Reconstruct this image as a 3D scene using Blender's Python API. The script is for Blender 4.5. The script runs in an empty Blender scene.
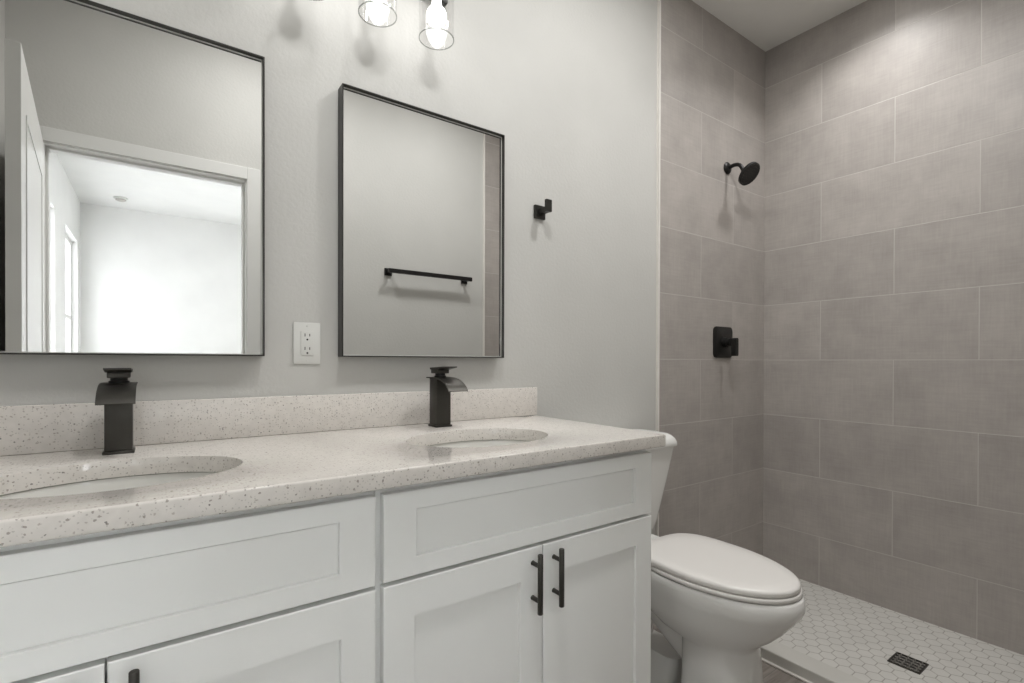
import bpy, bmesh, math, random
from mathutils import Vector, Matrix
random.seed(7)
SC = bpy.context.scene
COL = SC.collection
PI = math.pi

# ------------------------------------------------------------ camera
# x runs along the vanity wall (to the right), y into that wall (wall face at y = 0), z up from the floor
YAW, PITCH, ROLL = 0.6191, -0.0052, 0.0027
CAM = Vector((0.0, -1.454, 1.12))
v = Vector((math.sin(YAW), math.cos(YAW), 0)); r = Vector((math.cos(YAW), -math.sin(YAW), 0)); u = Vector((0, 0, 1))
v2 = v*math.cos(PITCH)+u*math.sin(PITCH); u2 = u*math.cos(PITCH)-v*math.sin(PITCH)
r3 = r*math.cos(ROLL)+u2*math.sin(ROLL); u3 = u2*math.cos(ROLL)-r*math.sin(ROLL)
cd = bpy.data.cameras.new('camera'); cam = bpy.data.objects.new('camera', cd); COL.objects.link(cam)
M = Matrix((r3, u3, -v2)).transposed().to_4x4(); M.translation = CAM
cam.matrix_world = M
cd.sensor_width = 36; cd.lens = 498.25/1024*36; cd.shift_y = 22.27/1024; cd.clip_start = 0.01
SC.camera = cam

# ------------------------------------------------------------ exposure and sky
SC.view_settings.view_transform = 'Standard'; SC.view_settings.look = 'None'
SC.view_settings.gamma = 1; SC.view_settings.use_curve_mapping = False
SC.view_settings.exposure = 0.66
W = bpy.data.worlds.new('sky'); SC.world = W; W.use_nodes = True
bg = W.node_tree.nodes['Background']; bg.inputs[0].default_value = (0.93, 0.96, 1, 1); bg.inputs[1].default_value = 4.3
POW_CAN, POW_SHOWER, POW_BED, BULB = 8.0, 2.9, 6.5, 4.7

def srgb(*c):
    return tuple(((x/255)/12.92 if x/255 <= .04045 else ((x/255+.055)/1.055)**2.4) for x in c)+(1,)

# ------------------------------------------------------------ materials
class N:
    """small node-graph builder"""
    def __init__(s, name):
        s.m = bpy.data.materials.new(name); s.m.use_nodes = True
        s.t = s.m.node_tree; s.b = s.t.nodes['Principled BSDF']; s.out = s.t.nodes['Material Output']
    def n(s, t, **k):
        x = s.t.nodes.new(t)
        for a, b in k.items(): setattr(x, a, b)
        return x
    def l(s, a, b): s.t.links.new(a, b)
    def put(s, sock, val):
        if hasattr(val, 'links') or isinstance(val, bpy.types.NodeSocket): s.l(val, sock)
        else: sock.default_value = val
    def math(s, op, a, b=None, c=None):
        x = s.n('ShaderNodeMath', operation=op); s.put(x.inputs[0], a)
        if b is not None: s.put(x.inputs[1], b)
        if c is not None: s.put(x.inputs[2], c)
        return x.outputs[0]
    def coord(s):
        x = s.n('ShaderNodeTexCoord'); return x.outputs['Object']
    def xyz(s, vec):
        x = s.n('ShaderNodeSeparateXYZ'); s.l(vec, x.inputs[0]); return x.outputs
    def comb(s, x, y, z):
        q = s.n('ShaderNodeCombineXYZ'); s.put(q.inputs[0], x); s.put(q.inputs[1], y); s.put(q.inputs[2], z); return q.outputs[0]
    def noise(s, vec, scale, detail=3, rough=.5, col=False):
        x = s.n('ShaderNodeTexNoise'); s.l(vec, x.inputs['Vector']); x.inputs['Scale'].default_value = scale
        x.inputs['Detail'].default_value = detail; x.inputs['Roughness'].default_value = rough
        return x.outputs['Color' if col else 'Fac']
    def mapr(s, val, a, b, c, d):
        x = s.n('ShaderNodeMapRange'); s.l(val, x.inputs[0])
        for i, k in enumerate((a, b, c, d)): x.inputs[i+1].default_value = k
        return x.outputs[0]
    def mix(s, fac, a, b, mode='MIX'):
        x = s.n('ShaderNodeMix', data_type='RGBA', blend_type=mode)
        s.put(x.inputs[0], fac); s.put(x.inputs[6], a); s.put(x.inputs[7], b); return x.outputs[2]
    def bump(s, h, strength, dist):
        x = s.n('ShaderNodeBump'); s.l(h, x.inputs['Height']); x.inputs['Strength'].default_value = strength
        x.inputs['Distance'].default_value = dist; s.l(x.outputs[0], s.b.inputs['Normal'])
    def base(s, col, rough=.5, metal=0, spec=None, coat=0):
        s.put(s.b.inputs['Base Color'], col); s.put(s.b.inputs['Roughness'], rough); s.put(s.b.inputs['Metallic'], metal)
        if spec is not None: s.b.inputs['Specular IOR Level'].default_value = spec
        if coat: s.b.inputs['Coat Weight'].default_value = coat; s.b.inputs['Coat Roughness'].default_value = .06
        return s.m

def mat_paint(name, col, scale=85, strength=.5, dist=.002, rough=.6):
    g = N(name); c = g.coord()
    nz = g.noise(c, scale, 3, .55)
    tone = g.mapr(g.noise(c, 3.0, 2), .3, .7, .97, 1.03)
    q = g.n('ShaderNodeVectorMath', operation='SCALE'); q.inputs[0].default_value = col[:3]; g.l(tone, q.inputs['Scale'])
    g.base(q.outputs[0], rough, 0, .3); g.bump(nz, strength, dist); return g.m

def mat_plain(name, col, rough=.4, metal=0, spec=None, coat=0, nscale=25, var=.03, bump=0):
    g = N(name); c = g.coord()
    tone = g.mapr(g.noise(c, nscale, 3), .3, .7, 1-var, 1+var)
    q = g.n('ShaderNodeVectorMath', operation='SCALE'); q.inputs[0].default_value = col[:3]; g.l(tone, q.inputs['Scale'])
    g.base(q.outputs[0], rough, metal, spec, coat)
    if bump: g.bump(g.noise(c, nscale*8, 2), bump, .0005)
    return g.m

def mat_wall_tile(name, axis, odd, even):
    """large rectangular grey tiles in running bond; axis = coordinate along the wall, odd/even = joint positions"""
    T, L, Z0, G = .300, .6, 1.1312, .0017
    g = N(name); c = g.coord(); X = g.xyz(c); a = X[axis]; z = X[2]
    vv = g.math('DIVIDE', g.math('SUBTRACT', z, Z0), T); row = g.math('FLOOR', vv)
    par = g.math('FLOORED_MODULO', row, 2.0)
    uu = g.math('SUBTRACT', a, g.math('MULTIPLY_ADD', par, odd-even, even))
    fu = g.math('FLOORED_MODULO', uu, L); du = g.math('MINIMUM', fu, g.math('SUBTRACT', L, fu))
    fv = g.math('FLOORED_MODULO', g.math('SUBTRACT', z, Z0), T); dv = g.math('MINIMUM', fv, g.math('SUBTRACT', T, fv))
    d = g.math('MINIMUM', du, dv)
    grout = g.mapr(d, G*.55, G*1.3, 1, 0)
    wn = g.n('ShaderNodeTexWhiteNoise', noise_dimensions='2D')
    g.l(g.comb(g.math('FLOOR', g.math('DIVIDE', uu, L)), row, 0), wn.inputs[0])
    idv = g.mapr(wn.outputs['Value'], 0, 1, .94, 1.06)
    s1 = g.noise(g.comb(g.math('MULTIPLY', a, 10.0), g.math('MULTIPLY', z, 160.0), wn.outputs['Value']), 1, 3, .6)
    s2 = g.noise(g.comb(g.math('MULTIPLY', a, 160.0), g.math('MULTIPLY', z, 10.0), wn.outputs['Value']), 1, 3, .6)
    cl = g.noise(g.comb(a, z, wn.outputs['Value']), 7, 4, .6)
    f = g.math('MULTIPLY', g.mapr(g.math('ADD', s1, s2), .7, 1.3, .94, 1.06), g.mapr(cl, .3, .7, .91, 1.09))
    f = g.math('MULTIPLY', f, idv)
    q = g.n('ShaderNodeVectorMath', operation='SCALE'); q.inputs[0].default_value = TILE[:3]; g.l(f, q.inputs['Scale'])
    g.base(g.mix(grout, q.outputs[0], GROUT), g.mapr(grout, 0, 1, .42, .8), 0, .4)
    g.bump(g.math('MULTIPLY_ADD', grout, -1.0, g.math('MULTIPLY', g.math('ADD', s1, s2), .12)), .35, .0015)
    return g.m
TILE = srgb(166, 160, 155); GROUT = srgb(188, 184, 179)

def mat_hex(name, size):
    """small white hexagon mosaic, flat-to-flat = size, pale grey joints"""
    g = N(name); c = g.coord(); X = g.xyz(c)
    px, py = g.math('DIVIDE', X[1], size), g.math('DIVIDE', X[0], size)
    S3 = math.sqrt(3)
    def cell(ox, oy):
        ax = g.math('SUBTRACT', g.math('FLOORED_MODULO', g.math('ADD', px, ox), 1.0), .5)
        ay = g.math('SUBTRACT', g.math('FLOORED_MODULO', g.math('ADD', py, oy), S3), S3/2)
        ax = g.math('ABSOLUTE', ax); ay = g.math('ABSOLUTE', ay)
        return g.math('MAXIMUM', ax, g.math('ADD', g.math('MULTIPLY', ax, .5), g.math('MULTIPLY', ay, S3/2)))
    d = g.math('MINIMUM', cell(0, 0), cell(.5, S3/2))
    grout = g.mapr(d, .455, .485, 0, 1)
    cl = g.mapr(g.noise(c, 9, 3), .3, .7, .96, 1.04)
    q = g.n('ShaderNodeVectorMath', operation='SCALE'); q.inputs[0].default_value = srgb(205, 203, 198)[:3]; g.l(cl, q.inputs['Scale'])
    g.base(g.mix(grout, q.outputs[0], srgb(158, 154, 147)), .38, 0, .4)
    g.bump(g.math('SUBTRACT', 1.0, grout), .4, .0012)
    return g.m

def mat_quartz(name):
    g = N(name); c = g.coord()
    def specks(scale, rad, pick, off):
        mv = g.n('ShaderNodeVectorMath', operation='ADD'); g.l(c, mv.inputs[0]); mv.inputs[1].default_value = (off, off*.7, off*1.3)
        vo = g.n('ShaderNodeTexVoronoi'); g.l(mv.outputs[0], vo.inputs['Vector']); vo.inputs['Scale'].default_value = scale
        w = g.noise(mv.outputs[0], scale*2.2, 1)
        dd = g.math('ADD', vo.outputs['Distance'], g.mapr(w, .3, .7, -.12, .12))
        cc = g.n('ShaderNodeSeparateColor'); g.l(vo.outputs['Color'], cc.inputs[0])
        return g.math('MULTIPLY', g.mapr(dd, rad*.8, rad, 1, 0), g.math('LESS_THAN', cc.outputs[0], pick)), cc.outputs[1]
    m1, r1 = specks(150, .29, .36, .0); m2, r2 = specks(230, .32, .36, 3.1); m3, r3_ = specks(150, .24, .08, 7.7)
    tone = g.mapr(g.noise(c, 60, 3), .3, .7, .95, 1.04)
    q = g.n('ShaderNodeVectorMath', operation='SCALE'); q.inputs[0].default_value = srgb(217, 212, 206)[:3]; g.l(tone, q.inputs['Scale'])
    col = g.mix(g.math('MULTIPLY', m2, .55), q.outputs[0], srgb(160, 154, 148))
    col = g.mix(g.math('MULTIPLY', m1, .68), col, g.mix(r1, srgb(120, 110, 102), srgb(172, 162, 152)))
    col = g.mix(g.math('MULTIPLY', m3, .75), col, srgb(92, 88, 86))
    return g.base(col, .07, 0, .5)

def mat_planks(name):
    g = N(name); c = g.coord(); X = g.xyz(c)
    Wd = .18
    rr = g.math('FLOOR', g.math('DIVIDE', X[1], Wd)); fv = g.math('FLOORED_MODULO', X[1], Wd)
    dv = g.math('MINIMUM', fv, g.math('SUBTRACT', Wd, fv))
    uu = g.math('ADD', X[0], g.math('MULTIPLY', rr, .37)); fu = g.math('FLOORED_MODULO', uu, 1.2)
    du = g.math('MINIMUM', fu, g.math('SUBTRACT', 1.2, fu))
    grout = g.mapr(g.math('MINIMUM', du, dv), .001, .002, 1, 0)
    grain = g.noise(g.comb(g.math('MULTIPLY', X[0], 2.5), g.math('MULTIPLY', X[1], 30.0), rr), 1.3, 5, .65)
    col = g.mix(g.mapr(grain, .3, .7, 0, 1), srgb(112, 104, 98), srgb(160, 153, 146))
    return g.base(g.mix(grout, col, srgb(120, 116, 110)), .4)

def mat_emit(name, col, strength):
    g = N(name); e = g.n('ShaderNodeEmission'); e.inputs[0].default_value = col; e.inputs[1].default_value = strength
    g.l(e.outputs[0], g.out.inputs[0]); return g.m

def mat_clear_glass(name, ior=1.5, tint=(1, 1, 1, 1)):
    g = N(name); tr = g.n('ShaderNodeBsdfTransparent'); tr.inputs[0].default_value = tint
    gl = g.n('ShaderNodeBsdfGlossy'); gl.inputs['Roughness'].default_value = .02
    lw = g.n('ShaderNodeLayerWeight'); lw.inputs[0].default_value = .5          # facing term, the same from inside and outside
    fr = g.math('MULTIPLY_ADD', g.math('POWER', lw.outputs['Facing'], 4.0), .30, .045)
    mx = g.n('ShaderNodeMixShader'); g.l(fr, mx.inputs[0]); g.l(tr.outputs[0], mx.inputs[1]); g.l(gl.outputs[0], mx.inputs[2])
    g.l(mx.outputs[0], g.out.inputs[0]); return g.m

def mat_silver(name):
    g = N(name); gl = g.n('ShaderNodeBsdfGlossy'); gl.inputs['Roughness'].default_value = 0.0
    gl.inputs['Color'].default_value = (.80, .803, .795, 1); g.l(gl.outputs[0], g.out.inputs[0]); return g.m

m_wall = mat_paint('wall_paint', srgb(194, 193, 189))
m_ceil = mat_paint('ceiling_paint', srgb(226, 225, 221), 60, .5, .002, .8)
m_bed = mat_paint('bedroom_paint', srgb(232, 232, 230), 85, .2)
m_trim = mat_plain('white_trim_enamel', srgb(226, 226, 223), .28, nscale=8, var=.01)
m_casing = mat_plain('white_casing_enamel', srgb(214, 214, 211), .35, nscale=8, var=.01)
m_cab = mat_plain('white_cabinet_lacquer', srgb(244, 245, 243), .33, nscale=8, var=.008)
m_porc = mat_plain('white_vitreous_china', srgb(226, 225, 222), .12, spec=.5, nscale=5, var=.008)
m_seat = mat_plain('white_toilet_seat_plastic', srgb(224, 221, 217), .28, nscale=6, var=.008)
m_sinkp = mat_plain('white_basin_porcelain', srgb(226, 225, 220), .1, nscale=5, var=.008)
m_black = mat_plain('matte_black_metal', srgb(30, 29, 28), .42, .4, nscale=60, var=.08, bump=.1)
m_bronze = mat_plain('dark_bronze_metal', srgb(72, 70, 66), .42, .75, nscale=40, var=.06)
m_frame = mat_plain('brushed_black_frame', srgb(62, 61, 58), .36, .7, nscale=40, var=.05)
m_mirror = mat_silver('mirror_silver')
m_bead = mat_plain('pale_edge_bead', srgb(205, 205, 200), .4)
m_glass = mat_clear_glass('clear_lamp_glass')
m_pane = mat_clear_glass('window_glass')
m_rim = mat_clear_glass('polished_glass_edge', tint=(.72, .73, .72, 1))
m_bulb = mat_emit('lit_frosted_bulb', (1, .99, .975, 1), BULB)
m_lens = mat_emit('lit_downlight_lens', (1, .99, .975, 1), 6)
m_plate = mat_plain('white_outlet_plastic', srgb(212, 212, 208), .3, nscale=10, var=.01)
m_slot = mat_plain('dark_slot', srgb(36, 34, 32), .6)
m_chrome = mat_plain('polished_chrome', srgb(205, 205, 205), .08, 1)
m_steel = mat_plain('drain_steel', srgb(190, 186, 180), .45, .5, nscale=60, var=.1)
m_quartz = mat_quartz('speckled_quartz')
m_floor = mat_planks('grey_plank_tile')
m_carpet = mat_paint('pale_carpet', srgb(222, 220, 216), 300, .6, .004, .95)
m_hex = mat_hex('white_hexagon_mosaic', .052)
m_curb = mat_plain('pale_marble_curb', srgb(196, 194, 188), .3, nscale=7, var=.04)
m_tileb = mat_wall_tile('grey_wall_tile_plumbing', 0, 2.155, 2.435)
m_tiler = mat_wall_tile('grey_wall_tile_long', 1, -.610, -.301)
m_caulk = mat_plain('white_edge_trim', srgb(222, 218, 212), .4)

# ------------------------------------------------------------ mesh helpers
def BM(): return bmesh.new()
def add_box(bm, x0, x1, y0, y1, z0, z1, bev=0, seg=2):
    ret = bmesh.ops.create_cube(bm, size=1.0)
    vs = ret['verts']
    for w in vs:
        w.co = Vector(((x0+x1)/2+w.co.x*(x1-x0), (y0+y1)/2+w.co.y*(y1-y0), (z0+z1)/2+w.co.z*(z1-z0)))
    if bev:
        es = list({e for w in vs for e in w.link_edges})
        bmesh.ops.bevel(bm, geom=es, offset=bev, segments=seg, affect='EDGES', profile=.5)
    return vs
def add_loft(bm, rings, cap0=True, cap1=True, closed=True):
    """rings: list of lists of points, same count"""
    R = [[bm.verts.new(p) for p in ring] for ring in rings]
    n = len(R[0])
    for a, b in zip(R, R[1:]):
        for i in range(n if closed else n-1):
            j = (i+1) % n
            bm.faces.new((a[i], a[j], b[j], b[i]))
    if cap0: bm.faces.new(list(reversed(R[0])))
    if cap1: bm.faces.new(R[-1])
def frame_from(axis):
    axis = axis.normalized(); t = Vector((0, 0, 1)) if abs(axis.z) < .9 else Vector((1, 0, 0))
    a = axis.cross(t).normalized(); return a, axis.cross(a).normalized()
def add_tube(bm, pts, rad, seg=20, cap=True):
    pts = [Vector(p) for p in pts]; rings = []; a = None
    for i, p in enumerate(pts):
        d = (pts[min(i+1, len(pts)-1)]-pts[max(i-1, 0)]).normalized()
        if a is None: a, b = frame_from(d)
        else:
            a = (a-d*a.dot(d)).normalized(); b = d.cross(a).normalized()
        rr = rad[i] if isinstance(rad, (list, tuple)) else rad
        rings.append([p+a*rr*math.cos(2*PI*k/seg)+b*rr*math.sin(2*PI*k/seg) for k in range(seg)])
    add_loft(bm, rings, cap, cap)
def add_lathe(bm, prof, origin=(0, 0, 0), axis=(0, 0, 1), seg=40, cap0=True, cap1=True):
    o = Vector(origin); ax = Vector(axis).normalized(); a, b = frame_from(ax)
    add_loft(bm, [[o+ax*h+(a*math.cos(2*PI*k/seg)+b*math.sin(2*PI*k/seg))*max(rr, 1e-5) for k in range(seg)] for rr, h in prof], cap0, cap1)
def curve_pts(ctrl, n=24):
    """Catmull-Rom through control points"""
    c = [Vector(p) for p in ctrl]; c = [c[0]*2-c[1]]+c+[c[-1]*2-c[-2]]; out = []
    for i in range(1, len(c)-2):
        for k in range(n):
            t = k/n; p0, p1, p2, p3 = c[i-1:i+3]
            out.append(.5*((2*p1)+(p2-p0)*t+(2*p0-5*p1+4*p2-p3)*t*t+(3*p1-p0-3*p2+p3)*t**3))
    out.append(c[-2]); return out
def add_prism(bm, poly, lo, hi, axis='x'):
    """extrude a 2-D outline: axis x -> poly is (y,z); y -> (x,z); z -> (x,y)"""
    def P(q, h): return {'x': (h, q[0], q[1]), 'y': (q[0], h, q[1]), 'z': (q[0], q[1], h)}[axis]
    add_loft(bm, [[P(q, lo) for q in poly], [P(q, hi) for q in poly]])
def round_rect(x0, x1, y0, y1, rad, seg=6):
    out = []
    for cx, cy, a0 in ((x1-rad, y1-rad, 0), (x0+rad, y1-rad, 90), (x0+rad, y0+rad, 180), (x1-rad, y0+rad, 270)):
        for k in range(seg+1):
            a = math.radians(a0+90*k/seg); out.append((cx+rad*math.cos(a), cy+rad*math.sin(a)))
    return out

def obj(name, bm, mat, parent=None, smooth=None):
    bmesh.ops.recalc_face_normals(bm, faces=bm.faces)
    me = bpy.data.meshes.new(name); bm.to_mesh(me); bm.free()
    o = bpy.data.objects.new(name, me); COL.objects.link(o)
    me.materials.append(mat)
    if parent is not None: o.parent = parent
    if smooth:
        for p in me.polygons: p.use_smooth = True
        me.set_sharp_from_angle(angle=math.radians(smooth))
    return o
def tag(o, label, cat, group=None):
    o['label'] = label; o['category'] = cat
    if group: o['group'] = group
    return o
def thing(name, label, cat, loc=(0, 0, 0), group=None):
    o = bpy.data.objects.new(name, None); COL.objects.link(o); o.location = loc; o.empty_display_size = .05
    return tag(o, label, cat, group)
def struct(name, bm, mat, parent=None, smooth=None):
    o = obj(name, bm, mat, parent, smooth); o['kind'] = 'structure'; return o
def dup(root, loc, label):
    r_ = root.copy(); COL.objects.link(r_); r_.location = loc; r_['label'] = label
    for ch in list(root.children):
        c = ch.copy(); COL.objects.link(c); c.parent = r_
        for gch in list(ch.children):
            d = gch.copy(); COL.objects.link(d); d.parent = c
    return r_
def lamp(name, kind, parent, loc, power, col=(1, .995, .985), size=.1, rot=(0, 0, 0)):
    d = bpy.data.lights.new(name, kind); d.energy = power; d.color = col
    if kind == 'AREA': d.shape = 'DISK'; d.size = size
    else: d.shadow_soft_size = size
    o = bpy.data.objects.new(name, d); COL.objects.link(o); o.location = loc; o.rotation_euler = rot
    if parent is not None: o.parent = parent
    return o

# ------------------------------------------------------------ room shell
H = 2.836                 # ceiling height
YF = -1.526               # bathroom face of the wall with the doorway
XL, XR = -0.514, 2.744    # left wall face, long tiled shower wall face
XT, XC = 1.842, 1.945     # where the tile starts, inner edge of the curb
YB = -1.646               # bedroom face of the doorway wall
YE, XBL, XBR = -5.76, -.68, 3.2
ZS = -.018                # shower floor

b = BM(); add_box(b, XL-.1, XR+.12, 0, .12, -.1, H); struct('wall_back', b, m_wall)
b = BM(); add_box(b, XL-.1, XL, YF, 0, -.1, H); struct('wall_left', b, m_wall)
b = BM(); add_box(b, XR, XR+.12, YB, 0, -.1, H); struct('wall_right', b, m_tiler)
OL, OR, OH = -.397, .377, 2.057
b = BM()
add_box(b, XL-.1, OL-.018, YB, YF, -.1, H); add_box(b, OR+.018, XR, YB, YF, -.1, H); add_box(b, OL-.018, OR+.018, YB, YF, OH+.018, H)
struct('wall_front', b, m_wall)
b = BM(); add_box(b, XT, XR, -.012, 0, -.06, H); struct('wall_shower_back', b, m_tileb)
b = BM(); add_box(b, XT, XR, YF, YF+.012, -.06, H); struct('wall_shower_front', b, m_tileb)
b = BM(); add_box(b, XT-.009, XT, -.0135, 0, .0, H); struct('trim_1', b, m_caulk)
b = BM(); add_box(b, XT-.009, XT, YF, YF+.0135, .0, H); struct('trim_2', b, m_caulk)
b = BM(); add_box(b, XL-.1, XR+.12, YB+.01, .12, H, H+.1); struct('ceiling', b, m_ceil)
b = BM(); add_box(b, XBL-.15, XBR+.1, YE-.1, YB+.01, H, H+.1); struct('ceiling_bedroom', b, m_bed)
b = BM(); add_box(b, XL-.1, XT+.01, YB, 0, -.1, 0); struct('floor', b, m_floor)
b = BM(); add_box(b, XC-.02, XR, YF, 0, -.1, ZS); struct('floor_shower', b, m_hex)
b = BM(); add_box(b, XBL, XBR, YE, YB, -.1, -.001); struct('floor_bedroom', b, m_carpet)
# shower curb with the small bead along its foot
b = BM(); add_box(b, XT+.012, XC, YF+.013, -.013, -.09, .045, .004); struct('trim_3', b, m_curb)
b = BM(); add_box(b, XT, XT+.0125, YF+.013, -.013, 0, .008, .003); struct('trim_4', b, m_caulk)
# skirting on the back wall behind the toilet and along the door wall
b = BM(); add_prism(b, [(0, 0), (-.014, 0), (-.014, .115), (-.009, .13), (0, .133)], 1.145, XT-.010, 'x'); struct('baseboard_back', b, m_trim)
b = BM(); add_prism(b, [(YF, 0), (YF+.014, 0), (YF+.014, .115), (YF+.009, .13), (YF, .133)], OR+.095, XT-.010, 'x'); struct('baseboard_front', b, m_trim)
# door lining, stop and casing
b = BM()
add_box(b, OL-.018, OL, YB, YF, 0, OH+.018); add_box(b, OR, OR+.018, YB, YF, 0, OH+.018); add_box(b, OL, OR, YB, YF, OH, OH+.018)
add_box(b, OL, OL+.010, YB+.03, YF-.045, 0, OH, .001); add_box(b, OR-.010, OR, YB+.03, YF-.045, 0, OH, .001); add_box(b, OL+.01, OR-.01, YB+.03, YF-.045, OH-.010, OH, .001)
struct('trim_5', b, m_trim)
def casing(bm, y0, sgn):
    w = .066
    for x0, x1, z0, z1 in ((OL-w, OL-.005, 0, OH+w), (OR+.005, OR+w, 0, OH+w), (OL-.005, OR+.005, OH+.005, OH+w)):
        ya, yb = sorted((y0, y0+sgn*.013)); add_box(bm, x0, x1, ya, yb, z0, z1, .002)
b = BM(); casing(b, YF, 1); struct('trim_6', b, m_casing)
b = BM(); casing(b, YB, -1); struct('trim_7', b, m_casing)

# open door leaf, swung back along the left wall (seen in the mirror)
def leaf():
    b = BM(); L, T, HT = .900, .034, 2.04
    add_box(b, 0, T, .0, L, .012, HT, .0015)
    for sx in (-1, 1):                                   # raised mouldings of the two panels on either face
        xf = T if sx > 0 else 0
        for z0, z1 in ((.24, .98), (1.12, 1.88)):
            y0, y1, w = .13, L-.13, .014
            for a0, a1, c0, c1 in ((y0, y1, z0, z0+w), (y0, y1, z1-w, z1), (y0, y0+w, z0, z1), (y1-w, y1, z0, z1)):
                xa, xb = sorted((xf, xf+sx*.003)); add_box(b, xa, xb, a0, a1, c0, c1, .0012)
    return b
d1 = struct('door_1', leaf(), m_trim)
d1.location = (OL-.030, YF+.021, 0); d1.rotation_euler = (0, 0, math.radians(-4.65))

# bedroom beyond the doorway
BW = (1.35, 2.95, .55, 2.36)                           # unseen wide opening, added to let more daylight into the bedroom
b = BM(); add_box(b, XBL, BW[0], YE-.1, YE, -.1, H); add_box(b, BW[1], XBR, YE-.1, YE, -.1, H); add_box(b, BW[0], BW[1], YE-.1, YE, -.1, BW[2]); add_box(b, BW[0], BW[1], YE-.1, YE, BW[3], H)
struct('wall_bedroom_back', b, m_bed)
b = BM(); xm = (BW[0]+BW[1])/2
for x0, x1, z0, z1 in ((BW[0], BW[1], BW[2], BW[2]+.045), (BW[0], BW[1], BW[3]-.045, BW[3]), (BW[0], BW[0]+.045, BW[2]+.045, BW[3]-.045), (BW[1]-.045, BW[1], BW[2]+.045, BW[3]-.045), (xm-.03, xm+.03, BW[2]+.045, BW[3]-.045)):
    add_box(b, x0, x1, YE-.09, YE-.04, z0, z1)
wo = struct('window_3', b, m_trim)
b = BM(); add_box(b, BW[0]+.045, BW[1]-.045, YE-.068, YE-.062, BW[2]+.045, BW[3]-.045); struct('pane', b, m_pane, wo)
b = BM(); add_box(b, XBR, XBR+.1, YE, YB, -.1, H); struct('wall_bedroom_right', b, m_bed)
WZ0, WZ1 = .75, 2.36
wins = [(-4.10, -3.25), (-5.52, -4.68)]
b = BM()
ys = [YB]+[q for w in sorted(wins, reverse=True) for q in (w[1], w[0])]+[YE]
for i in range(0, len(ys), 2): add_box(b, XBL-.12, XBL, ys[i+1], ys[i], -.1, H)
for y0, y1 in wins: add_box(b, XBL-.12, XBL, y0, y1, -.1, WZ0); add_box(b, XBL-.12, XBL, y0, y1, WZ1, H)
struct('wall_bedroom_left', b, m_bed)
for k, (y0, y1) in enumerate(wins):
    b = BM(); w = .045; xa, xb = XBL-.10, XBL-.05
    add_box(b, xa, xb, y0, y1, WZ0, WZ0+w); add_box(b, xa, xb, y0, y1, WZ1-w, WZ1); add_box(b, xa, xb, y0, y0+w, WZ0+w, WZ1-w)
    add_box(b, xa, xb, y1-w, y1, WZ0+w, WZ1-w); add_box(b, xa, xb, y0+w, y1-w, (WZ0+WZ1)/2-.02, (WZ0+WZ1)/2+.02)
    wo = struct('window_%d' % (k+1), b, m_trim)
    b = BM(); add_box(b, XBL-.078, XBL-.072, y0+w, y1-w, WZ0+w, WZ1-w); struct('pane', b, m_pane, wo)

# ------------------------------------------------------------ downlights
def downlight(loc, label, power, spread=None, size=.17):
    t = thing('recessed_downlight', label, 'ceiling light', loc, 'recessed ceiling downlights')
    b = BM(); add_lathe(b, [(.062, -.001), (.066, -.006), (.088, -.005), (.092, -.0005)], seg=40, cap0=False, cap1=False)
    obj('trim_ring', b, m_trim, t, 40)
    b = BM(); add_lathe(b, [(.0001, -.003), (.062, -.003)], seg=40, cap0=False, cap1=False); obj('lens', b, m_lens, t)
    la = lamp('downlight_lamp', 'AREA', t, (0, 0, -.012), power, size=size)
    if spread: la.data.spread = math.radians(spread)
downlight((2.42, -.58, H), 'white recessed downlight in the ceiling over the tiled shower', POW_SHOWER, 125)
downlight((.45, -.92, H), 'white recessed downlight in the bathroom ceiling in front of the vanity', POW_CAN)
downlight((1.45, -.80, H), 'second bathroom ceiling downlight, added near the toilet to brighten the lower shower tile', POW_CAN*1.15)  # extra lamp, added to lift the lower shower wall
for i, (x, y, s) in enumerate(((1.1, -2.7, 'nearest the doorway'), (1.1, -3.5, 'nearest the far wall'))):
    downlight((x, y, H), 'unseen recessed light added to brighten the bedroom, '+s, POW_BED, size=.4)  # unseen pair, added only to raise the bedroom's brightness
sd = thing('smoke_detector', 'small round white smoke detector on the bedroom ceiling, seen in the left mirror', 'smoke detector', (-.31, -5.30, H))
b = BM(); add_lathe(b, [(.062, 0), (.062, -.012), (.052, -.018)], seg=36); obj('base', b, m_plate, sd, 40)
b = BM(); add_lathe(b, [(.046, -.019), (.046, -.028), (.03, -.036), (.0005, -.037)], seg=36); obj('cover', b, m_steel, sd, 40)

# ------------------------------------------------------------ vanity cabinets
YD = -.570                                             # front face of doors
ZT, ZB = .8885, .9225                                  # underside and top of the worktop
def shaker(bm, x0, x1, z0, z1, st=.064, th=.019, rec=.0065, stz=None):
    """one slab with a square-edged recessed panel"""
    yb, yf = YD+th, YD
    stz = stz or st
    xi0, xi1, zi0, zi1 = x0+st, x1-st, z0+stz, z1-stz
    c = .0015
    o = [(x0, z0), (x1, z0), (x1, z1), (x0, z1)]; oc = [(x0+c, z0+c), (x1-c, z0+c), (x1-c, z1-c), (x0+c, z1-c)]
    i = [(xi0, zi0), (xi1, zi0), (xi1, zi1), (xi0, zi1)]; k = .0012
    ii = [(xi0+k, zi0+k), (xi1-k, zi0+k), (xi1-k, zi1-k), (xi0+k, zi1-k)]
    def inset(d): return [(xi0+d, zi0+d), (xi1-d, zi0+d), (xi1-d, zi1-d), (xi0+d, zi1-d)]
    i3, i4 = inset(.0030), inset(.0034)                     # narrow shadow groove round the floating panel
    add_loft(bm, [[(x, yb, z) for x, z in o], [(x, yf+c, z) for x, z in o], [(x, yf, z) for x, z in oc],
                  [(x, yf, z) for x, z in i], [(x, yf+rec+.0012, z) for x, z in ii], [(x, yf+rec+.0012, z) for x, z in i3], [(x, yf+rec, z) for x, z in i4]], True, True)
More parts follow.
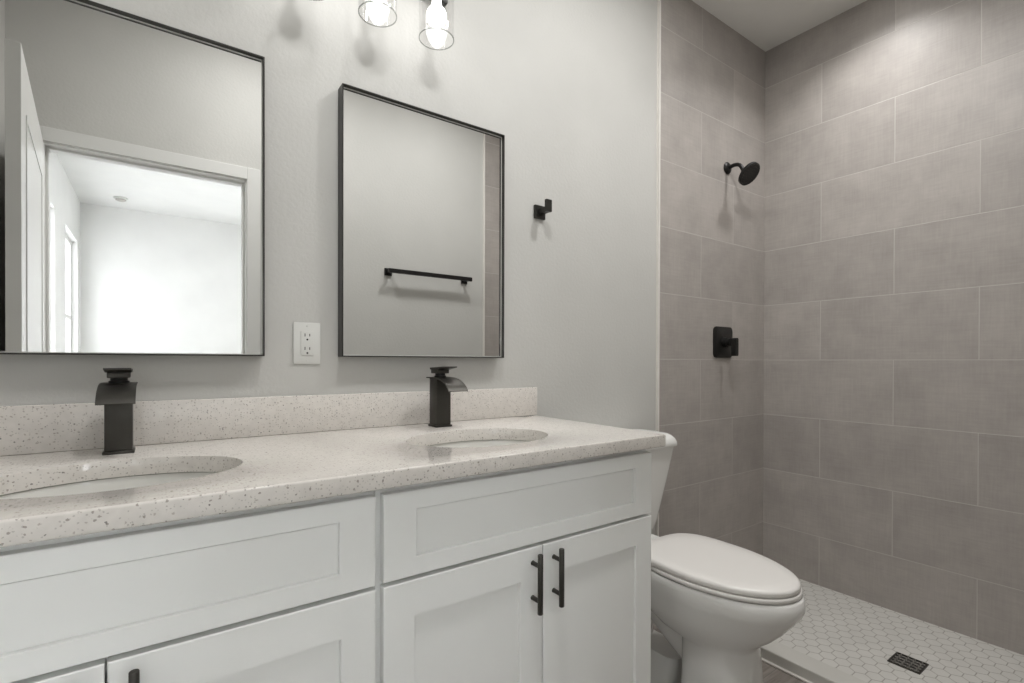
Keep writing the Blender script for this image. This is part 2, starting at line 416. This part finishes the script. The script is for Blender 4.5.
def make_handle(x, zc, parent, hl):
    b = BM(); yb = YD-.028; L = .132
    add_tube(b, [(x, yb, zc-L/2), (x, yb, zc-L/2+.001), (x, yb, zc+L/2-.001), (x, yb, zc+L/2)], [.0055, .0062, .0062, .0055], 16)
    h = obj('handle', b, m_bronze, parent, 40)
    for s in (-1, 1):
        b = BM(); add_tube(b, [(x, YD, zc+s*.039), (x, YD-.004, zc+s*.039), (x, yb, zc+s*.039)], [.0056, .0050, .0050], 14)
        obj('post', b, m_bronze, h, 40)
    return h
def cabinet(x0, x1, xs, split, label):
    """x0..x1 carcass, xs = fronts' outer edges, split = centre line between the doors"""
    t = thing('vanity_cabinet', label, 'cabinet', ((x0+x1)/2, -.28, 0), 'vanity cabinets')
    ox, oy = t.location.x, t.location.y
    def put(name, bm, mat, par=t, sm=None):
        if par is t: bmesh.ops.translate(bm, verts=bm.verts, vec=(-ox, -oy, 0))
        return obj(name, bm, mat, par, sm)
    b = BM()
    yfr = YD+.0195
    add_box(b, x0, x0+.018, yfr+.02, -.002, .1, ZT); add_box(b, x1-.018, x1, yfr+.02, -.002, .1, ZT)     # sides
    add_box(b, x0+.018, x1-.018, yfr+.02, -.012, .1, .118); add_box(b, x0+.018, x1-.018, -.012, -.002, .1, ZT)   # bottom, back
    for a0, a1, c0, c1 in ((x0, x0+.04, .1, ZT), (x1-.04, x1, .1, ZT), (x0+.04, x1-.04, .1, .14), (x0+.04, x1-.04, .68, .73), (x0+.04, x1-.04, ZT-.04, ZT)):
        add_box(b, a0, a1, yfr, yfr+.02, c0, c1)                                                            # face frame
    put('carcass', b, m_cab)
    b = BM(); add_box(b, x0+.002, x1-.002, -.49, -.475, .0, .1); add_box(b, x0, x0+.018, -.475, -.02, 0, .1); add_box(b, x1-.018, x1, -.475, -.02, 0, .1); put('toe_kick', b, m_cab)
    b = BM(); shaker(b, xs[0], xs[1], .7085, .8725, .065, stz=.0355); put('false_drawer_front', b, m_cab)
    for j, (a, c) in enumerate(((xs[0], split-.0015), (split+.0015, xs[1]))):
        b = BM(); shaker(b, a, c, .118, .7005, .062, stz=.070); d = put('door', b, m_cab)
        hx = (split-.030) if j == 0 else (split+.0320)
        # handle meshes live in the door's space (the door keeps the cabinet's origin)
        bmh = make_handle(hx-ox, .627, d, None)
        for q in (bmh, *bmh.children): 
            for w in q.data.vertices: w.co.y -= oy
    return t
cabinet(.331, 1.1015, (.3405, 1.0990), .7185, 'white shaker vanity cabinet under the right sink, two bar handles, beside the toilet')
cabinet(-.434, .3295, (-.431, .3255), -.058, 'white shaker vanity cabinet under the left sink, farther from the toilet')
b = BM(); add_box(b, XL+.001, -.4355, YD+.0195, YD+.04, .1, ZT); tag(obj('filler_strip', b, m_cab), 'white filler strip between the left vanity cabinet and the left wall', 'filler strip')

# ------------------------------------------------------------ worktop with two oval cut-outs
SINKS = [(-.060, -.343), (.690, -.343)]
SA, SB = .197, .143
CX0, CX1, CY0, CY1 = XL+.001, 1.128, -.593, -.002
top = thing('vanity_worktop', 'speckled off-white quartz worktop with two oval sink cut-outs on the white vanity', 'worktop', (.31, -.3, ZT))
ox, oy, oz = top.location
NS = 72
def worktop():
    b = BM()
    # cells: left border, sink cell, middle, sink cell, right; each sink cell is a square-ish ring
    e = .004; r1 = .010
    xm = .32
    cells = [(CX0, xm, SINKS[0]), (xm, CX1, SINKS[1])]
    def rect_pt(x0, x1, y0, y1, c, ang):
        dx, dy = math.cos(ang), math.sin(ang); ts = []
        if dx > 1e-9: ts.append((x1-c[0])/dx)
        if dx < -1e-9: ts.append((x0-c[0])/dx)
        if dy > 1e-9: ts.append((y1-c[1])/dy)
        if dy < -1e-9: ts.append((y0-c[1])/dy)
        t = min(ts); return c[0]+dx*t, c[1]+dy*t
    # ring of rays through the corners so that the outline stays square
    for ci, (x0, x1, c) in enumerate(cells):
        yy0, yy1 = CY0+e, CY1
        xx0 = x0; xx1 = x1-e if ci == 1 else x1
        angs = [2*PI*k/NS for k in range(NS)]
        for cx_, cy_ in ((xx0, yy0), (xx1, yy0), (xx1, yy1), (xx0, yy1)):
            a = math.atan2(cy_-c[1], cx_-c[0]) % (2*PI)
            i = min(range(len(angs)), key=lambda k: abs((angs[k]-a+PI) % (2*PI)-PI)); angs[i] = a
        angs.sort(); n = len(angs)
        outer = [rect_pt(xx0, xx1, yy0, yy1, c, a) for a in angs]
        def ell(a, s):                                     # same ray direction keeps the quads regular
            dx, dy = math.cos(a), math.sin(a); t = 1/math.sqrt((dx/(SA+s))**2+(dy/(SB+s))**2)
            return c[0]+dx*t, c[1]+dy*t
        rings = [[(x, y, ZB) for x, y in outer]]
        rings += [[(*ell(a, .003), ZB) for a in angs], [(*ell(a, .0008), ZB-.0008) for a in angs], [(*ell(a, 0), ZB-.003) for a in angs],
                  [(*ell(a, 0), ZT) for a in angs]]
        rings += [[(x, y, ZT) for x, y in outer]]
        R = [[b.verts.new(p) for p in ring] for ring in rings]
        for A, B_ in zip(R, R[1:]):
            for i in range(n):
                j = (i+1) % n; b.faces.new((A[i], A[j], B_[j], B_[i]))
    # eased front and right edges
    def edge_profile(pts_a, pts_b):
        va = [b.verts.new(p) for p in pts_a]; vb = [b.verts.new(p) for p in pts_b]
        for i in range(len(va)-1): b.faces.new((va[i], va[i+1], vb[i+1], vb[i]))
    K = 5
    prof = [(e-e*math.cos(PI/2-PI/2*k/K) if False else e*(1-math.sin(PI/2*k/K)), -e*(1-math.cos(PI/2*k/K))) for k in range(K+1)]
    prof = prof+[(p[0], -(ZB-ZT)-p[1]) for p in reversed(prof)]
    edge_profile([(CX0, CY0+p[0], ZB+p[1]) for p in prof], [(CX1-p[0], CY0+p[0], ZB+p[1]) for p in prof])
    edge_profile([(CX1-p[0], CY0+p[0], ZB+p[1]) for p in prof], [(CX1-p[0], CY1, ZB+p[1]) for p in prof])
    bmesh.ops.remove_doubles(b, verts=b.verts, dist=.0003)
    bmesh.ops.translate(b, verts=b.verts, vec=(-ox, -oy, -oz)); return b
obj('slab', worktop(), m_quartz, top, 50)
b = BM(); add_box(b, CX0, 1.136, -.021, -.001, ZB+.0005, ZB+.1025, .002); tag(obj('backsplash', b, m_quartz, None, 50), 'low speckled quartz backsplash strip along the wall behind both faucets', 'backsplash')

# ------------------------------------------------------------ undermount basins
def make_basin(c, label):
    t = thing('undermount_sink', label, 'sink', (c[0], c[1], ZT-.165), 'vanity sinks')
    b = BM(); n = 64; rings = []
    A0, B0 = SA+.004, SB+.004; D = .163
    def ring(s, z): return [(A0*s*math.cos(2*PI*k/n), B0*s*math.sin(2*PI*k/n), z) for k in range(n)]
    rings.append(ring(1.10, .163)); rings.append(ring(1.0, .163))
    for s, h in ((.992, .158), (.975, .13), (.945, .10), (.89, .065), (.80, .035), (.66, .018), (.45, .010), (.25, .006), (.12, .004)): rings.append(ring(s, h))
    rings.append([(.022*math.cos(2*PI*k/n), .022*math.sin(2*PI*k/n), .003) for k in range(n)])
    rings.append([(.022*math.cos(2*PI*k/n), .022*math.sin(2*PI*k/n), -.004) for k in range(n)])
    for s, h in ((.30, -.004), (.70, .006), (.88, .03), (.97, .07), (1.02, .12), (1.03, .150), (1.10, .150)): rings.append(ring(s, h))
    add_loft(b, rings+[rings[0]], False, False)
    bmesh.ops.remove_doubles(b, verts=b.verts, dist=1e-5)
    obj('basin', b, m_sinkp, t, 60)
    b = BM(); add_lathe(b, [(.0205, -.02), (.0205, .002), (.029, .0055), (.028, .0075), (.019, .006), (.017, .009), (.0005, .0105)], seg=40); obj('drain_stopper', b, m_black, t, 40)
    b = BM(); add_lathe(b, [(.011, 0), (.0115, .003), (.007, .004), (.0065, .001), (.0005, .001)], origin=(0, B0*.955, .115), axis=(0, -1, .25), seg=24); obj('overflow_ring', b, m_chrome, t, 40)
make_basin(SINKS[0], 'white oval undermount sink below the left mirror')
make_basin(SINKS[1], 'white oval undermount sink below the right mirror, beside the toilet end')

# ------------------------------------------------------------ waterfall faucets
def make_faucet(x, label, rz=0):
    t = thing('basin_faucet', label, 'faucet', (x, -.098, ZB), 'vanity faucets'); t.rotation_euler = (0, 0, rz)
    w, dd = .0235, .024
    b = BM(); add_box(b, -w-.0035, w+.0035, -dd-.0035, dd+.0035, 0, .006, .0015); obj('base_plate', b, m_bronze, t, 40)
    b = BM(); add_box(b, -w, w, -dd, dd, .006, .142, .0012); obj('body', b, m_bronze, t, 40)
    # spout: a broad thin sheet that runs flat over the body and curls down in front
    b = BM(); sw = .0312; path = [(.031, .1475), (.010, .1478), (-.015, .1472)]
    for k in range(1, 13):
        a = math.radians(72*k/12); path.append((-.015-.103*math.sin(a), .1472-.052*(1-math.cos(a))))
    nrm = []
    for i in range(len(path)):
        a = path[max(i-1, 0)]; c = path[min(i+1, len(path)-1)]; dy, dz = c[0]-a[0], c[1]-a[1]; L = math.hypot(dy, dz); nrm.append((-dz/L, dy/L))
    th = .0032
    up = [(p[0]+n_[0]*-th/2, p[1]+n_[1]*-th/2) for p, n_ in zip(path, nrm)]; dn = [(p[0]+n_[0]*th/2, p[1]+n_[1]*th/2) for p, n_ in zip(path, nrm)]
    def ringz(i, s): return None
    rows = []
    for i in range(len(path)):
        q = sw-(.0 if i else .0)
        rows.append([(-q, *up[i]), (q, *up[i]), (q, *dn[i]), (-q, *dn[i])])
    add_loft(b, rows); obj('spout', b, m_bronze, t, 35)
    # side cheeks closing the body up to the curve of the spout
    b = BM(); add_prism(b, [(.024, .142), (-.024, .142), (-.052, .1385), (-.024, .110)] if False else [(dd, .1419), (-dd, .1419), (-dd, .1465), (dd, .1465)], -w, w, 'x'); obj('collar', b, m_bronze, t, 40)
    b = BM(); add_lathe(b, [(.018, .148), (.018, .153), (.015, .154), (.015, .160), (.0195, .1605)], seg=32); obj('cartridge', b, m_black, t, 40)
    b = BM(); add_box(b, -.0195, .0195, -.021, .023, .160, .172, .0015)
    h = obj('handle', b, m_bronze, t, 40)
    b = BM(); add_prism(b, [(.024, .1715), (.024, .1775), (-.064, .1815), (-.0645, .1785), (-.02, .1715)], -.0225, .0225, 'x'); obj('lever_plate', b, m_bronze, h, 30)
make_faucet(-.066, 'dark bronze waterfall faucet behind the left sink')
make_faucet(.699, 'dark bronze waterfall faucet behind the right sink')

# ------------------------------------------------------------ framed mirrors
def make_mirror(x0, x1, z0, z1, label):
    t = thing('framed_mirror', label, 'mirror', ((x0+x1)/2, 0, z0), 'framed wall mirrors')
    hw, h = (x1-x0)/2, z1-z0; f = .0035; y0, yf, yg = -.001, -.042, -.028
    for nm, a0, a1, c0, c1 in (('frame_side', -hw, -hw+f, 0, h), ('frame_side', hw-f, hw, 0, h), ('frame_rail', -hw+f, hw-f, 0, f), ('frame_rail', -hw+f, hw-f, h-f, h)):
        b = BM(); add_box(b, a0, a1, yf, y0, c0, c1, .0008, 1); obj(nm, b, m_frame, t)
    b = BM(); add_box(b, -hw+f, hw-f, yg, -.006, f, h-f); obj('mirror_glass', b, m_mirror, t)
    b = BM(); q = .0022
    for a0, a1, c0, c1 in ((-hw+f, -hw+f+q, f, h-f), (hw-f-q, hw-f, f, h-f), (-hw+f+q, hw-f-q, f, f+q), (-hw+f+q, hw-f-q, h-f-q, h-f)): add_box(b, a0, a1, yg-.0012, yg+.0005, c0, c1)
    obj('edge_bead', b, m_bead, t)
make_mirror(.4222, .9735, 1.1312, 1.8964, 'black framed mirror over the right sink, reflecting a towel bar')
make_mirror(-.3244, .2258, 1.1312, 1.8985, 'black framed mirror over the left sink, reflecting a bright doorway')

# ------------------------------------------------------------ vanity light
vl = thing('vanity_light', 'wall light with clear glass cylinder shades and lit bulbs above the mirrors', 'wall light', (.494, 0, 2.07))
ox = vl.location.x
b = BM(); add_box(b, -.27, .27, -.022, -.001, .20, .30, .003); obj('back_plate', b, m_black, vl, 40)
YL = -.122
for k in (-1, 0, 1):
    x = k*.1785
    b = BM(); add_tube(b, curve_pts([(x, -.02, .245), (x, -.07, .252), (x, YL-.002, .245), (x, YL, .198)], 8), .007, 14)
    add_lathe(b, [(.0175, .150), (.0185, .152), (.0185, .196), (.012, .202)], origin=(x, YL, 0), seg=32); obj('socket_arm', b, m_black, vl, 40)
    b = BM(); R, g, zt = .0515, .0022, .178
    add_lathe(b, [(R, 0), (R, zt-.006), (R-.004, zt), (.026, zt+.002), (.026, zt-.0005), (R-.005, zt-.0025), (R-g, zt-.007), (R-g, 0), (R-g/2, -.0008), (R, 0)], origin=(x, YL, 0), seg=64, cap0=False, cap1=False)
    bmesh.ops.remove_doubles(b, verts=b.verts, dist=1e-6)
    shd = obj('shade', b, m_glass, vl, 40)
    b = BM(); add_lathe(b, [(R+.0004, .0002), (R+.0004, -.0016), (R-g-.0004, -.0016), (R-g-.0004, .0002), (R+.0004, .0002)], origin=(x, YL, 0), seg=64, cap0=False, cap1=False)
    obj('polished_rim', b, m_rim, shd)
    b = BM(); prof = [(.0125, .151), (.013, .108)]+[(.0295*math.sin(math.radians(a)), .067-.0295*math.cos(math.radians(a))) for a in range(148, -1, -12)]
    add_lathe(b, prof, origin=(x, YL, 0), seg=32); obj('bulb', b, m_bulb, vl, 60)

# ------------------------------------------------------------ outlet
oc = ((.3022+.3732)/2, 0, 1.168)
ou = thing('wall_outlet', 'white double wall outlet between the two mirrors', 'outlet', oc)
b = BM(); add_box(b, -.0355, .0355, -.0055, -.0005, -.057, .057, .002); obj('cover_plate', b, m_plate, ou, 40)
b = BM(); add_box(b, -.0168, .0168, -.0078, -.0052, -.0335, .0335, .0008); rc = obj('receptacle', b, m_plate, ou, 40)
for s in (-1, 1):
    zc = s*.0185
    for dx, hh in ((-.0062, .0042), (.0062, .0036)):
        b = BM(); add_box(b, dx-.0011, dx+.0011, -.0081, -.0075, zc+.004-hh, zc+.004+hh); obj('slot', b, m_slot, rc)
    b = BM(); add_lathe(b, [(.0026, .0), (.0026, .0006)], origin=(0, -.0075, zc-.0085), axis=(0, -1, 0), seg=16); obj('ground_hole', b, m_slot, rc)
    b = BM(); add_lathe(b, [(.003, 0), (.0028, .0009), (.0004, .0012)], origin=(0, -.0054, s*.0475), axis=(0, -1, 0), seg=16); obj('screw', b, m_plate, ou)

# ------------------------------------------------------------ robe hook, towel bar
hk = thing('robe_hook', 'square black robe hook on the wall right of the right mirror', 'hook', (1.156, 0, 1.672))
b = BM(); add_box(b, -.0245, .0245, -.010, -.0005, -.0245, .0245, .001); obj('wall_plate', b, m_frame, hk)
b = BM(); add_box(b, -.0095, .0095, -.050, -.010, -.0095, .0095, .0008); obj('arm', b, m_frame, hk)
b = BM(); add_box(b, -.0125, .0125, -.062, -.050, -.0095, .034, .0008); obj('upright', b, m_frame, hk)
tb = thing('towel_bar', 'square black towel bar on the door wall, seen in the right mirror', 'towel bar', (1.416, YF, 1.662))
for s in (-1, 1):
    b = BM(); add_box(b, s*.266-.0225, s*.266+.0225, .0005, .010, -.0225, .0225, .001); add_box(b, s*.266-.010, s*.266+.010, .010, .057, -.010, .010, .0008); obj('post', b, m_black, tb)
b = BM(); add_box(b, -.289, .289, .057, .075, -.0125, .0125, .0008); obj('bar', b, m_black, tb)

# ------------------------------------------------------------ shower fittings
SY = -.012
sh = thing('overhead_shower', 'round black shower head on a short bent arm high on the tiled wall', 'shower head', (2.372, SY, 2.108))
b = BM(); add_lathe(b, [(.030, .0005), (.030, .006), (.024, .012), (.013, .016)], axis=(0, -1, 0), seg=36); obj('flange', b, m_black, sh, 40)
arm = curve_pts([(0, -.012, 0), (0, -.042, .004), (0, -.070, -.006), (0, -.090, -.040)], 10)
b = BM(); add_tube(b, arm, .0095, 16); obj('arm', b, m_black, sh, 40)
ax = Vector((0, -.74, -.67)).normalized(); p0 = Vector((0, -.086, -.034))
b = BM(); add_lathe(b, [(.011, 0), (.016, .006), (.016, .016), (.024, .022), (.050, .032), (.058, .037), (.058, .050), (.055, .053), (.0005, .053)], origin=p0, axis=ax, seg=48)
hd = obj('head', b, m_black, sh, 40)
a_, b_ = frame_from(ax)
b = BM()
for rr, n in ((.012, 6), (.026, 12), (.040, 18), (.052, 24)):
    for k in range(n):
        c = p0+ax*.0528+(a_*math.cos(2*PI*k/n)+b_*math.sin(2*PI*k/n))*rr
        add_lathe(b, [(.0022, 0), (.0016, .0022)], origin=c, axis=ax, seg=8)
obj('spray_nozzles', b, m_bronze, hd)

va = thing('shower_valve', 'black rounded shower valve plate with a drop lever on the tiled wall', 'shower valve', (2.338, SY, 1.2185))
b = BM(); add_loft(b, [[(x, -.0005, z) for x, z in round_rect(-.0815, .0815, -.0785, .0785, .022)], [(x, -.007, z) for x, z in round_rect(-.0815, .0815, -.0785, .0785, .022)],
                       [(x, -.0115, z) for x, z in round_rect(-.0755, .0755, -.0725, .0725, .020)]]); obj('cover_plate', b, m_black, va, 35)
b = BM(); add_lathe(b, [(.026, .0115), (.025, .03), (.019, .033), (.019, .048)], axis=(0, -1, 0), seg=32); obj('hub', b, m_black, va, 40)
b = BM(); add_loft(b, [[(x, y, z) for x, z in round_rect(-.011, .013, -.070, .020, .009)] for y in (-.056, -.080)]); obj('lever', b, m_black, va, 35)
b = BM(); add_box(b, .004, .022, -.0125, -.0116, .002, .008); obj('logo_mark', b, m_plate, va)

dr = thing('shower_drain', 'square steel shower drain grate set in the white hexagon floor', 'drain', (2.311, -.795, ZS))
dr_rot = 0
b = BM()
for x0, x1, y0, y1 in ((-.05, .05, -.05, -.044), (-.05, .05, .044, .05), (-.05, -.044, -.044, .044), (.044, .05, -.044, .044)): add_box(b, x0, x1, y0, y1, .0003, .004)
obj('rim', b, m_bronze, dr)
b = BM(); add_box(b, -.044, .044, -.044, .044, .0003, .001); obj('sump', b, m_slot, dr)
b = BM()
for i in range(4):
    for j in range(4):
        cx, cy = -.033+.022*i, -.033+.022*j
        add_box(b, cx-.0105, cx+.0105, cy-.0018, cy+.0018, .001, .0036); add_box(b, cx-.0018, cx+.0018, cy-.0105, cy+.0105, .001, .0036)
        vs = add_box(b, -.0052, .0052, -.0052, .0052, .001, .0036)
        for w_ in vs: w_.co = Matrix.Rotation(PI/4, 4, 'Z') @ w_.co+Vector((cx, cy, 0))
obj('grate', b, m_steel, dr)

# ------------------------------------------------------------ toilet
TX = 1.484
to = thing('toilet', 'white two piece toilet with closed elongated lid between vanity and shower', 'toilet', (TX, -.40, 0))
TY = -.40
def egg(hw, yf, yb, z, n=56, pw=2.0, pb=2.6):
    """closed outline: rounded nose at yf (towards the room), squarer back at yb; widest part sits behind the middle"""
    out = []; ym = yf+(yb-yf)*.56
    for k in range(n):
        a = 2*PI*k/n; c, s = math.cos(a), math.sin(a)
        e = pw if s < 0 else pb
        x = hw*math.copysign(abs(c)**(2/e), c)
        y = ym+(abs(ym-yf) if s < 0 else abs(yb-ym))*math.copysign(abs(s)**(2/e), s)
        out.append((x, y-TY, z))
    return out
b = BM()
rings = [egg(.130, -.690, -.445, .0, pb=4), egg(.130, -.690, -.44, .012, pb=4), egg(.126, -.680, -.445, .03, pb=4), egg(.120, -.664, -.45, .12, pb=4), egg(.117, -.652, -.45, .232, pb=4),
         egg(.119, -.652, -.44, .240, pb=4), egg(.140, -.672, -.34, .262), egg(.156, -.702, -.30, .288), egg(.168, -.732, -.27, .320), egg(.175, -.760, -.25, .356), egg(.1805, -.776, -.245, .378),
         egg(.184, -.785, -.24, .395), egg(.184, -.786, -.24, .412), egg(.183, -.783, -.24, .430), egg(.179, -.777, -.245, .4365), egg(.13, -.73, -.29, .4365)]
add_loft(b, rings)
# deck under the tank
add_loft(b, [[(x, y-TY, z) for x, y in round_rect(-.115+i, .115-i, -.30, -.03, .03)] for z, i in ((.365, .04), (.385, .006), (.40, .0), (.430, .0), (.438, .006))])
bowl = obj('bowl', b, m_porc, to, 50)
# foot and trapway behind the pedestal column
b = BM(); add_loft(b, [[(x, y-TY, z) for x, y in round_rect(-w, w, -.40, -.06, .04)] for z, w in ((0, .105), (.014, .105), (.03, .085), (.10, .055))])
add_tube(b, curve_pts([(0, -.52-TY, .15), (0, -.44-TY, .19), (0, -.36-TY, .24), (0, -.28-TY, .29), (0, -.21-TY, .275), (0, -.175-TY, .19), (0, -.165-TY, .08), (0, -.16-TY, .01)], 8), .082, 28)
obj('trapway', b, m_porc, to, 50)
for s in (-1, 1):
    b = BM(); add_lathe(b, [(.016, .014), (.016, .022), (.011, .030), (.0005, .033)], origin=(s*.093, -.30-TY, 0), seg=20); obj('bolt_cap', b, m_porc, to, 40)
# tank: tapering body, separate lid
def rr_ring(hw, yf, yb, z, rad): return [(x, y-TY, z) for x, y in round_rect(-hw, hw, yf, yb, rad, 7)]
b = BM(); add_loft(b, [rr_ring(.147, -.150, -.035, .440, .03), rr_ring(.160, -.165, -.028, .454, .035), rr_ring(.169, -.172, -.022, .492, .036), rr_ring(.197, -.192, -.018, .64, .034), rr_ring(.225, -.206, -.016, .782, .030)])
tk = obj('tank', b, m_porc, to, 50)
b = BM(); add_loft(b, [rr_ring(.222, -.207, -.014, .7825, .03), rr_ring(.229, -.217, -.010, .783, .032), rr_ring(.231, -.219, -.008, .787, .033), rr_ring(.2295, -.2175, -.008, .800, .034), rr_ring(.225, -.213, -.010, .813, .036), rr_ring(.215, -.203, -.016, .8245, .036), rr_ring(.203, -.19, -.026, .8315, .034), rr_ring(.175, -.17, -.045, .834, .03)])
obj('tank_lid', b, m_porc, to, 50)
b = BM(); add_lathe(b, [(.014, 0), (.014, .008), (.010, .014)], origin=(-.15, -.203-TY, .735), axis=(0, -1, 0), seg=20)
add_tube(b, [(-.15, -.214-TY, .735), (-.12, -.219-TY, .733), (-.07, -.221-TY, .728)], [.0075, .007, .0085], 14); obj('flush_lever', b, m_chrome, tk, 40)
b = BM(); add_loft(b, [egg(.178, -.774, -.29, .4395), egg(.181, -.777, -.287, .442), egg(.181, -.777, -.287, .450), egg(.179, -.775, -.289, .4525)]); obj('seat', b, m_seat, to, 50)
b = BM(); add_loft(b, [egg(.173, -.769, -.281, .4545, pb=3.4), egg(.176, -.772, -.278, .457, pb=3.4), egg(.1765, -.773, -.277, .465, pb=3.4), egg(.1745, -.771, -.279, .4705, pb=3.4), egg(.169, -.764, -.285, .4735, pb=3.4), egg(.135, -.72, -.32, .475, pb=3), egg(.08, -.65, -.38, .476, pb=3)])
for w_ in b.verts:                                      # the lid rises a little towards its hinges
    w_.co.z += .004*max(0, (w_.co.y+TY+.781)/.50)*max(0, min(1, (w_.co.z-.4545)/.02))
obj('lid', b, m_seat, to, 50)
for s in (-1, 1):
    b = BM(); add_lathe(b, [(.013, -.02), (.013, .02)], origin=(s*.075, -.262-TY, .448), axis=(1, 0, 0), seg=20); obj('hinge', b, m_seat, to, 40)
b = BM(); add_tube(b, curve_pts([(1.205-TX, -.062-TY, .235), (1.205-TX, -.064-TY, .29), (1.25-TX, -.07-TY, .35), (1.375-TX, -.09-TY, .36), (1.39-TX, -.09-TY, .442)], 8), .0055, 12); obj('supply_hose', b, m_steel, to, 40)
# supply stop on the wall beside the toilet foot
sv = thing('supply_valve', 'chrome water supply valve low on the wall between vanity and toilet', 'valve', (1.205, -.0145, .19))
b = BM(); add_lathe(b, [(.022, .0005), (.020, .005), (.009, .010), (.009, .038)], axis=(0, -1, 0), seg=24); obj('escutcheon', b, m_chrome, sv, 40)
b = BM(); add_lathe(b, [(.009, -.018), (.012, -.014), (.012, .014), (.008, .02), (.008, .044)], origin=(0, -.048, 0), seg=20); add_lathe(b, [(.016, 0), (.016, .014), (.012, .018)], origin=(0, -.056, 0), axis=(0, -1, 0), seg=12); obj('stop_valve', b, m_chrome, sv, 40)
